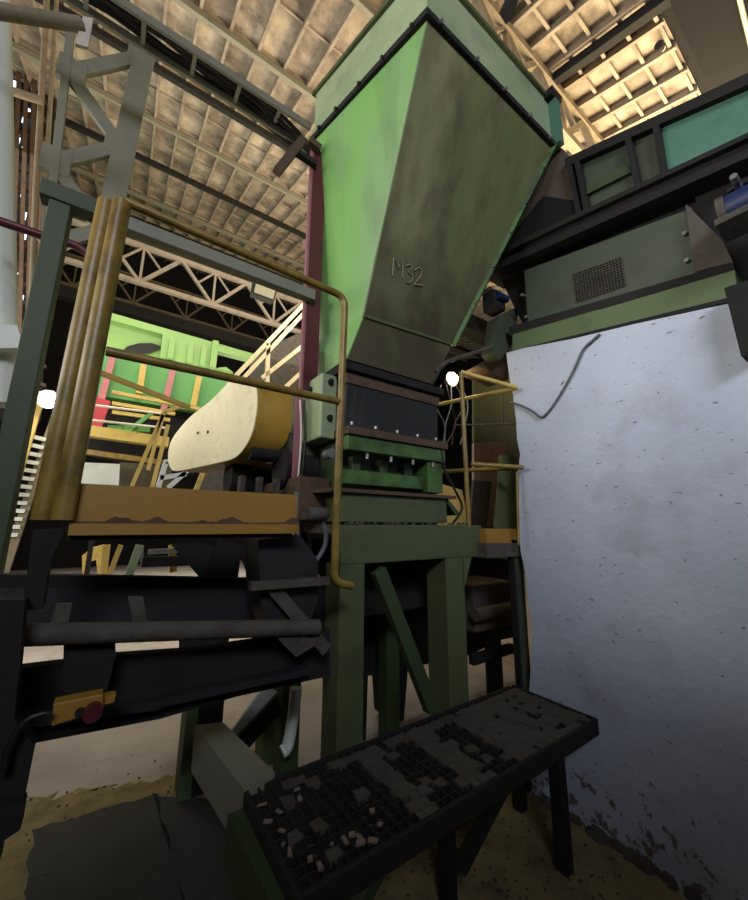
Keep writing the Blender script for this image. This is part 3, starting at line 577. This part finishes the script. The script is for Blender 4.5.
MB().prism([at('y', 1.6, *q) for q in ((485, 529), (520, 529), (522, 543), (487, 543))], (0, .25, 0)).build('yellow_bracket', 'yelplate', EC); MB().prism([at('y', 1.58, *q) for q in ((486, 543), (523, 543), (523, 556), (487, 558))], (0, .27, 0)).build('dusty_bracket', 'dust', EC)
MB().prism([at('y', 1.7, *q) for q in ((501, 455), (514, 455), (519, 530), (496, 530))], (0, .02, 0)).build('cladding', 'frame', EC)
tag(MB().box((1.95, 2.4, 1.545), (3.7, 3.1, 1.585)).build('rear_platform', 'dust'), 'dusty platform edge behind the right railing carrying the boards', 'platform')
GB = thing('gearbox', 'dust covered gearbox on a stand between the frame and the white wall', 'gearbox', (2.3, 2.1, .9))
p0_ = at('y', 2.1, 474, 585); p1_ = at('y', 2.1, 514, 625)
MB().box((p0_.x, 2.1, p1_.z), (p1_.x, 2.5, p0_.z)).build('body', 'dust', GB, .02)
MB().tube([V((p0_.x-.05, 2.06, (p0_.z+p1_.z)/2-.03)), V((p1_.x, 2.06, (p0_.z+p1_.z)/2-.03))], .05, 14).build('shaft', 'dust', GB)
MB().box((at('y', 2.1, 494, 640).x, 2.1, 0), (at('y', 2.1, 501, 640).x, 2.2, p1_.z)).build('stand_leg', 'blk', GB); MB().box((at('y', 2.1, 473, 640).x, 2.1, p1_.z-.22), (at('y', 2.1, 514, 640).x, 2.15, p1_.z-.15)).build('stand_rail', 'blk', GB)
tag(MB().prism([at('y', 2.6, *q) for q in ((330, 555), (522, 560), (522, 636), (500, 640), (470, 655), (408, 668), (404, 720), (396, 724), (392, 672), (368, 676), (366, 740), (360, 742), (340, 690))], (0, .3, 0)).build('crusher_housing', 'blk'), 'black machine body behind the green portal frame', 'machine')
tag(MB().box((1.15, 2.0, 1.05), (2.0, 2.38, 1.5)).build('chute_box', 'blk'), 'black discharge box hanging between the frame legs', 'chute')
# ================================================================== floor details
tag(MB().prism(jag([at('z', .0, *q) for q in ((26, 905), (32, 832), (90, 815), (153, 797), (182, 905), (192, 990), (10, 990))], .012, 8, 3), (0, 0, .012)).build('floor_plate', 'plate'), 'dark worn steel plate on the floor at lower left', 'floor plate')
tag(MB().prism(jag([at('z', .0, *q) for q in ((156, 797), (215, 800), (290, 905), (300, 1000), (197, 1000), (186, 905))], .010, 8, 4), (0, 0, .010)).build('floor_plate', 'plate'), 'dark floor plate beneath the grey channel beam', 'floor plate')
tag(MB().prism(jag([at('z', .0, *q) for q in ((30, 800), (100, 788), (190, 772), (330, 770), (560, 790), (690, 905), (700, 1100), (-200, 1100), (-60, 860))], .05, 12), (0, 0, .006)).build('dirt_layer', 'sand'), 'sandy dirt spilled over the near floor', 'dirt', kind='stuff')
tag(MB().prism([at('z', .005, *q) for q in ((152, 794), (158, 794), (190, 905), (200, 1000), (188, 1000), (180, 905))], (0, 0, .003)).build('floor_groove', 'soot'), 'black groove between the two floor plates', 'groove')
m = MB(); random.seed(31)
for k in range(420):
    q = (random.uniform(20, 620), 745+155*random.random()**.5); p = at('z', .008, *q); r = random.uniform(.003, .009)
    if p.y < .35 or p.x > 2.25: continue
    j = lambda: random.uniform(.5, 1)
    m.hexa([p+V((-r*j(), -r*j(), 0)), p+V((r*j(), -r*j(), 0)), p+V((r*j(), r*j(), 0)), p+V((-r*j(), r*j(), 0))], [p+V((-r*j()*.6, -r*j()*.6, r*.8)), p+V((r*j()*.6, -r*j()*.6, r)), p+V((r*j()*.6, r*j()*.6, r*.7)), p+V((-r*j()*.6, r*j()*.6, r))])
tag(m.build('rubble', 'dust'), 'small stones and crumbs scattered over the dirty floor', 'rubble', kind='stuff')
m = MB()
for k in range(60):
    y = random.uniform(-.2, 1.5); p = V((wx-.04*random.random(), y, 0)); r = random.uniform(.02, .05); j = lambda: random.uniform(.5, 1)
    m.hexa([p+V((-r*j(), -r*j(), 0)), p+V((r, -r*j(), 0)), p+V((r, r*j(), 0)), p+V((-r*j(), r*j(), 0))], [p+V((-r*j()*.4, -r*j()*.6, r*.6)), p+V((r*.9, -r*j()*.6, r)), p+V((r*.9, r*j()*.6, r)), p+V((-r*j()*.4, r*j()*.6, r*.6))])
tag(m.build('plaster_rubble', 'dust'), 'crumbled plaster lying along the foot of the white wall', 'rubble', kind='stuff')
# ================================================================== CABLE TRAY
TR = thing('cable_tray', 'grey ladder cable tray hung under the roof leading to the hopper', 'cable tray', (0, 2.4, 5))
ZT = 4.75
ra = at('z', ZT, 191, 48).y; rb = at('z', ZT, 217, 92).y
MB().bar((-1.2, ra, ZT), (at('z', ZT, 310, 128).x, ra, ZT), .02, .06).build('rail', 'grey', TR); MB().bar((-1.2, rb, ZT), (at('z', ZT, 300, 140).x, rb, ZT), .02, .06).build('rail', 'grey', TR)
x = -1.1
while x < 1.0:
    MB().bar((x, ra, ZT-.01), (x, rb, ZT-.01), .025, .012).build('rung', 'grey', TR); x += .3
random.seed(4)
for i in range(9):
    y = ra+(rb-ra)*(.15+.75*i/9); pts_ = [V((-1.2+k_*.28, y+random.uniform(-.03, .03)+.1*(k_-3)/8, ZT+.02+random.uniform(-.0, .03)-.05*max(0, k_-6))) for k_ in range(9)]
    tag(MB().tube(smooth(pts_), .016, 7).build('tray_cable', 'bcable'), 'black power cable lying in the overhead cable tray', 'cable', 'cables in the overhead tray')
# lattice column (pale) upper left
LC = MB(); Y = 3.0
def ly(x, y): return at('y', Y, x, y)
LC.bar(ly(152, 20), ly(92, 300), .14, .05, (0, 1, 0)); LC.bar(ly(72, 20), ly(40, 300), .045, .05, (0, 1, 0))
for p_, q_ in (((140, 58), (72, 72)), ((72, 78), (118, 143)), ((118, 148), (56, 162)), ((56, 168), (98, 226)), ((98, 232), (42, 245))): LC.bar(ly(*p_), ly(*q_), .09, .04, (0, 1, 0))
for q_ in ((72, 72), (118, 145), (56, 162), (140, 56)): p = ly(*q_); LC.bar(p+V((0, 0, .1)), p-V((0, 0, .1)), .16, .045, (0, 1, 0))
tag(LC.build('lattice_column', 'grey'), 'pale grey green lattice column with gusset plates at upper left', 'column')
# white duct and pipes at the far left
tag(MB().tube([at('y', 2.6, -8, -80), at('y', 2.6, -5, 0), at('y', 2.6, 2, 405)], .07, 20).build('white_duct', 'white'), 'white round duct at the left edge of the view', 'duct')
tag(MB().bar(at('y', 2.5, -20, 341), at('y', 2.5, 22, 340), .1, .12).build('duct_bracket', 'white'), 'white horizontal beam crossing the duct at left edge', 'beam')
tag(MB().tube([at('y', 4, 49, -40), at('y', 4, 36, 190), at('y', 4, 32, 300)], .024, 10).build('riser_pipe', 'beige'), 'left of two beige riser pipes beside the white duct', 'pipe')
tag(MB().tube([at('y', 4, 59, -40), at('y', 4, 45, 190), at('y', 4, 40, 300)], .018, 10).build('riser_pipe', 'beige'), 'thinner beige riser pipe nearer the lattice column', 'pipe')
tag(MB().tube([at('y', 3.9, 12, 91), at('y', 3.9, 42, 101)], .035, 10).build('branch_pipe', 'beige'), 'short beige branch pipe between the white duct and riser', 'pipe')
HP = thing('flanged_pipe', 'brown horizontal pipe with flange plate near top left corner', 'pipe', at('y', 2.2, 40, 16))
MB().tube([at('y', 2.2, -20, 8), at('y', 2.2, 82, 25)], .035, 14).build('pipe', 'beige', HP)
MB().prism([at('y', 2.2, *q) for q in ((83, 16), (93, 18), (88, 47), (75, 43))], (0, .02, 0)).build('flange_plate', 'truss', HP)
tag(MB().tube(smooth([at('y', 2.3, *q) for q in ((-10, 218), (20, 228), (50, 238), (78, 247), (100, 266), (110, 285))]), .022, 10).build('red_hose', 'red'), 'dark red hose crossing behind the dark green post', 'hose')
# louvred wall with daylight gaps on the left
lw = MB(); lg = MB()
struct(MB().prism([at('y', 9, *q) for q in ((-60, -60), (62, -60), (40, 420), (-60, 420))], (0, .1, 0)).build('wall_left', 'dark'))
for i in range(24):
    y = -40+i*19; lw.bar(at('y', 8.8, -10, y-8), at('y', 8.8, 46, y+8), .1, .06)
for x in (14, 22, 30, 38): lw.bar(at('y', 8.7, x+8, -40), at('y', 8.7, x-4, 380), .06, .06)
struct(lw.build('trim_5', 'rust'), 'louvre slats of the left wall')
random.seed(8)
for k in range(34):
    p = at('y', 8.95, random.uniform(12, 36), random.uniform(0, 330)); s_ = random.uniform(.02, .07); lg.box(p-V((s_*.5, 0, s_*1.5)), p+V((s_*.5, .02, s_*1.5)))
struct(lg.build('window_1', 'day'), 'daylight showing through gaps of the louvred wall')
# ================================================================== BACKGROUND MACHINES
SM = thing('screening_machine', 'large lime green screening machine with red and yellow ribs behind the railing', 'machine', (1, 8, 0))
def g(name, Y, px, th, mat, par): return MB().prism([at('y', Y, *q) for q in px], (0, th, 0)).build(name, mat, par)
g('upper_body', 8.2, ((90, 318), (112, 316), (215, 346), (215, 378), (90, 345)), 2, 'lime', SM)
g('top_edge', 8.1, ((88, 308), (112, 313), (265, 357), (265, 363), (112, 320), (88, 314)), .15, 'lime', SM)
g('opening', 8.15, ((122, 351), (128, 346), (140, 343), (152, 343), (163, 347), (150, 353), (140, 354)), .02, 'blk', SM)
HF = g('hatch_frame', 8.0, ((163, 333), (213, 347), (211, 372), (160, 358)), .15, 'lime', SM)
for x in (172, 191, 204): MB().bar(at('y', 7.95, x, 340+(x-172)*.25), at('y', 7.95, x-2, 360+(x-172)*.25), .1, .06).build('hatch_rib', 'lime', HF)
g('post', 7.9, ((213, 340), (219, 341), (215, 375), (209, 374)), .3, 'lime', SM)
g('frame_rail', 7.9, ((218, 345), (264, 358), (264, 363), (218, 351)), .2, 'lime', SM); g('frame_rail', 7.9, ((258, 356), (264, 358), (260, 384), (254, 382)), .2, 'lime', SM)
g('round_cover', 7.9, ((216, 368), (226, 367), (233, 372), (234, 384), (216, 380)), .3, 'lime', SM)
g('lower_body', 7.8, ((95, 345), (240, 378), (235, 400), (200, 412), (96, 395)), 1.5, 'mint', SM)
for (a_, b_, c_, d_, mt) in ((113, 356, 98, 412, 'rosa'), (144, 362, 139, 394, 'yelbright'), (173, 369, 163, 412, 'rosa'), (199, 377, 193, 406, 'yelbright')):
    MB().bar(at('y', 7.7, a_, b_), at('y', 7.7, c_, d_), .10, .1, (0, 1, 0)).build('rib', mt, SM)
MB().bar(at('y', 7.6, 104, 400), at('y', 7.6, 93, 430), .2, .1, (0, 1, 0)).build('rib', 'lred', SM)
g('undercarriage', 8, ((88, 392), (200, 412), (200, 470), (88, 450)), .8, 'blk', SM)
for (p_, q_) in (((112, 392), (200, 409)), ((112, 403), (175, 414)), ((112, 412), (170, 420))): MB().bar(at('y', 7.5, *p_), at('y', 7.5, *q_), .05, .06).build('frame_bar', 'yelbright', SM)
MB().bar(at('y', 7.3, 86, 431), at('y', 7.3, 168, 443), .2, .17).build('frame_bar', 'yelbright', SM)
MB().bar(at('y', 7.3, 125, 433), at('y', 7.3, 152, 413), .06, .06).build('strut', 'mint', SM)
for x in (115, 130, 143): MB().bar(at('y', 7.35, x, 426), at('y', 7.35, x, 432), .2, .1).build('foot', 'mint', SM)
for (p_, q_) in (((90, 420), (165, 428)), ((92, 405), (165, 414))): MB().tube([at('y', 7.1, *p_), at('y', 7.1, *q_)], .02, 6).build('guard_rail', 'truss', SM)
g('lower_sheet', 7.9, ((120, 462), (172, 466), (172, 492), (120, 490)), .5, 'hop', SM)
g('lower_pipe', 7.2, ((86, 449), (172, 461), (172, 466), (86, 454)), .1, 'yel', SM)
tag(MB().tube([at('y', 3.2, 101, 373), at('y', 3.2, 190, 408)], .022, 10).build('handrail_pipe', 'yelbright'), 'yellow handrail pipe sloping in front of the green screening machine', 'pipe')
tag(g('white_bin', 6.5, ((76, 462), (120, 464), (118, 500), (76, 500)), .6, 'white', None), 'white sheet metal bin left of the yellow stairs', 'bin')
p = at('y', 6.6, 98, 500); tag(MB().bar((p.x, p.y, 0), p, .06, .06).build('bin_pedestal', 'blk'), 'thin black pedestal carrying the white bin', 'pedestal')
# yellow stairs
ST = thing('yellow_stair', 'bright yellow steel stair with handrails behind the belt guard', 'stairs', at('y', 6, 165, 480))
for (p_, q_) in (((131, 488), (164, 412)), ((152, 488), (168, 425)), ((148, 470), (163, 415)), ((164, 412), (185, 405))): MB().bar(at('y', 6, *p_), at('y', 6, *q_), .05, .05, (0, 1, 0)).build('rail', 'yelbright', ST)
for (p_, q_) in (((158, 488), (166, 462)), ((165, 462), (190, 458)), ((160, 478), (186, 474)), ((196, 490), (204, 470)), ((168, 488), (188, 470))): MB().bar(at('y', 5.6, *p_), at('y', 5.6, *q_), .06, .05, (0, 1, 0)).build('step_edge', 'white' if p_[0] != 196 else 'yelbright', ST)
# right diag stairs (behind column)
DR = thing('gantry_railing', 'cream sloping gantry handrails between green machine and red column', 'railing', at('y', 6, 260, 380))
for (p_, q_) in (((228, 384), (305, 303)), ((268, 344), (267, 384)), ((262, 378), (304, 345)), ((278, 394), (304, 370)), ((238, 384), (305, 312))): MB().bar(at('y', 6.2, *p_), at('y', 6.2, *q_), .07, .06, (0, 1, 0)).build('rail', 'cream', DR)
tag(g('sloping_hood', 6.8, ((265, 348), (306, 330), (306, 420), (262, 420)), 1, 'dust', None), 'grey sloping hood behind the cream gantry rails', 'hood')
tag(g('bright_sheet', 7.4, ((204, 470), (306, 430), (306, 495), (300, 495), (300, 612), (290, 612), (290, 495), (200, 495)), .3, 'dust', None), 'dusty grey sheet low behind the belt guard', 'panel')
# far left stairs
LS = thing('steel_stair', 'pale steel stair with yellow stringer seen at the far left', 'stairs', at('y', 7, 20, 500))
for i in range(13):
    t = i/12; p_ = (34-30*t, 437+98*t); q_ = (46-28*t, 440+95*t); MB().bar(at('y', 7, *p_), at('y', 7, *q_), .5, .05, (0, 1, 0)).build('tread', 'white', LS) if False else MB().bar(at('y', 7, *p_), at('y', 7, *q_), .06, .05).build('tread', 'white', LS)
MB().bar(at('y', 6.9, 41, 392), at('y', 6.9, 9, 500), .12, .06, (0, 1, 0)).build('stringer', 'yelbright', LS); MB().bar(at('y', 7.05, 56, 415), gnd(at('y', 7.05, 28, 500), at('y', 7.05, 56, 415)), .1, .06, (0, 1, 0)).build('stringer', 'beige', LS)
# things seen below the kick plate
tag(MB().bar(gnd(at('y', 5.5, 103, 578), at('y', 5.5, 107, 545)), at('y', 5.5, 107, 545), .07, .07, (0, 1, 0)).build('yellow_prop', 'yelbright'), 'upright yellow prop seen below the kick plate', 'prop')
tag(MB().bar(gnd(at('y', 5.4, 108, 578), at('y', 5.4, 121, 545)), at('y', 5.4, 121, 545), .05, .05, (0, 1, 0)).build('yellow_prop', 'yelbright'), 'leaning yellow prop seen below the kick plate', 'prop')
tag(MB().prism([at('y', 11, *q) for q in ((82, 556), (92, 548), (104, 545), (103, 560), (100, 592), (96, 560), (88, 562), (87, 592), (83, 592))], (0, .3, 0)).build('yellow_casing', 'yelbright'), 'small yellow casing on the far floor below the kick plate', 'casing')
TB = thing('workbench', 'mint green steel bench frame seen below the kick plate', 'bench', at('y', 4.5, 160, 560))
MB().bar(gnd(at('y', 4.5, 128, 578), at('y', 4.5, 140, 545)), at('y', 4.5, 140, 545), .07, .07, (0, 1, 0)).build('leg', 'rim', TB); MB().bar(at('y', 4.5, 142, 562), at('y', 4.5, 215, 560), .05, .1).build('top', 'blk', TB)
MB().bar(at('y', 4.5, 142, 548), at('y', 4.5, 142, 565), .03, .03).build('leg', 'steel', TB); MB().bar(at('y', 4.6, 148, 552), at('y', 4.6, 200, 549), .04, .05).build('shelf', 'grey', TB); MB().bar(at('y', 4.7, 172, 545), at('y', 4.7, 173, 572), .07, .05, (0, 1, 0)).build('leg', 'yelbright', TB)
tag(MB().box((.98, 4.3, 0), (1.12, 4.4, 1.1)).build('far_leg', 'rim'), 'pale mint leg of another machine far under the conveyor', 'leg')
# lamps
def lamp(name, label, p, r):
    t = thing(name, label, 'lamp', p); m = MB(); p = V(p)
    m.tube([p+V((0, .0, 0)), p+V((0, -.4*r, 0)), p+V((0, -.8*r, 0)), p+V((0, -r, 0))], [r*.8, r*.95, r*.6, r*.2], 16).build('bulb', 'blob', t)
    MB().tube([p+V((0, .0, 0)), p+V((0, .4*r, 0)), p+V((0, 1.5*r, 0))], [r*1.3, r*1.1, r*.3], 16, True).build('reflector', 'steel', t)
pL = at('y', 2.0, 452, 379); lamp('work_lamp', 'lit round work lamp glowing behind the right yellow post', pL, .05)
pL2 = at('y', 6.5, 48, 399); lamp('work_lamp', 'lit lamp above the pale stair at far left', pL2, .1)
def pt(loc, e, col, r=.06):
    l = bpy.data.lights.new('lamp', 'POINT'); l.energy = e; l.color = lin(col)[:3]; l.shadow_soft_size = r; o = bpy.data.objects.new('lamp_light', l); COL.objects.link(o); o.location = loc
pt(pL+V((-.02, -.1, 0)), 3.5, '#ffe0a8'); pt(pL2+V((0, -.4, 0)), 30, '#fff0d0')
FL = thing('flood_light', 'square floodlight with black rim hanging below the beige truss', 'lamp', at('y', 5, 264, 289))
fl = [at('y', 5, *q) for q in ((257, 279), (277, 285), (273, 299), (254, 292))]; fo = [at('y', 5.01, *q) for q in ((255, 277), (279, 284), (274, 301), (252, 293))]
MB().prism(fo, (0, .12, 0)).build('housing', 'blk', FL); MB().prism([p-V((0, .005, 0)) for p in fl], (0, .01, 0)).build('glass', 'lampg', FL)
# roof lamp with wire at upper right
wl = smooth([at('y', .9, *q) for q in ((690, -20), (692, 12), (680, 38), (672, 44))]); 
PW = thing('pendant_fixture', 'dark pendant lamp holder on a white wire under the roof, upper right', 'lamp', wl[-1])
MB().tube(wl, .012, 8).build('wire', 'wcable', PW); p = at('y', .9, 659, 45)
MB().tube([wl[-1], p+V((.1, 0, .03))], .03, 10).build('arm', 'wcable', PW); MB().tube([p+V((.1, 0, .03)), p+V((-.02, 0, -.02))], [.03, .05], 12).build('holder', 'bcable', PW)
# dark plant room box under the roof, upper right
tag(MB().prism([at('z', 6.6, *q) for q in ((662, -40), (672, 10), (705, 78), (775, 50), (775, -40))], (0, 0, .5)).build('roof_hood', 'soot'), 'black box hood under the roof in the upper right corner', 'hood')
tag(MB().tube([at('z', 6.5, 735, -20), at('z', 6.5, 752, 50)], .02, 8).build('thin_pipe', 'wcable'), 'pale thin pipe below the black hood at upper right', 'pipe')
MBv = tag(MB().bar(at('y', 1.3, 505, 16), at('y', 1.3, 520, -20), .05, .1).build('cross_tie', 'blk'), 'dark short tie between hopper rim and roof truss', 'beam')
# ================================================================== LIGHT
W = bpy.data.worlds.new('world'); S.world = W; W.use_nodes = True; W.node_tree.nodes['Background'].inputs[0].default_value = (1, .98, .95, 1); W.node_tree.nodes['Background'].inputs[1].default_value = .03
def area(loc, tgt, sx, sy_, e, col, spread=180):
    l = bpy.data.lights.new('daylight', 'AREA'); l.shape = 'RECTANGLE'; l.size = sx; l.size_y = sy_; l.energy = e; l.color = lin(col)[:3]; l.spread = rad(spread)
    o = bpy.data.objects.new('daylight', l); COL.objects.link(o); o.location = loc; d = V(tgt)-V(loc); o.rotation_euler = d.to_track_quat('-Z', 'Y').to_euler(); return o
area((-6, 3.0, 3.5), (1.5, 1.9, 3.2), 7, 2.2, 500, '#fffaf0')          # tall windows on the left
area((-1.6, -4.6, 5.4), (2.3, .6, 3.2), 3, 1.4, 150, '#f2f3ff', 120)     # windows behind the camera
area((1, 9, 8.6), (1, 9.6, 0), 8, 5, 520, '#fff4e4', 75)               # unseen area light added above the far bay, pointing down
area((1, 4.6, 7.4), (1.5, 8.5, 4), 5, 2, 60, '#fff4e4', 90)  # unseen fill light added to brighten the screening machine
area((9, 1.5, 3.2), (6.5, 2.5, 8), 5, 4, 1250, '#ffe2b6', 120)               # warm daylight bay on the right
area((1, 7, 4.8), (1, 7, 10), 8, 6, 260, '#fff4e6')  # unseen upward fill light added to brighten roof and trusses
struct(MB().box((-1.7, -4, 0), (-1.5, 4.6, 2.4)).build('light_block_left', 'dark')); struct(MB().box((-1.5, -2.2, 0), (2.3, -2.0, 3.3)).build('light_block_back', 'dark'))  # unseen walls added to keep low light off the lower scene
vs = S.view_settings; vs.view_transform = 'Standard'; vs.look = 'None'; vs.exposure = 0; vs.gamma = 1; vs.use_curve_mapping = False
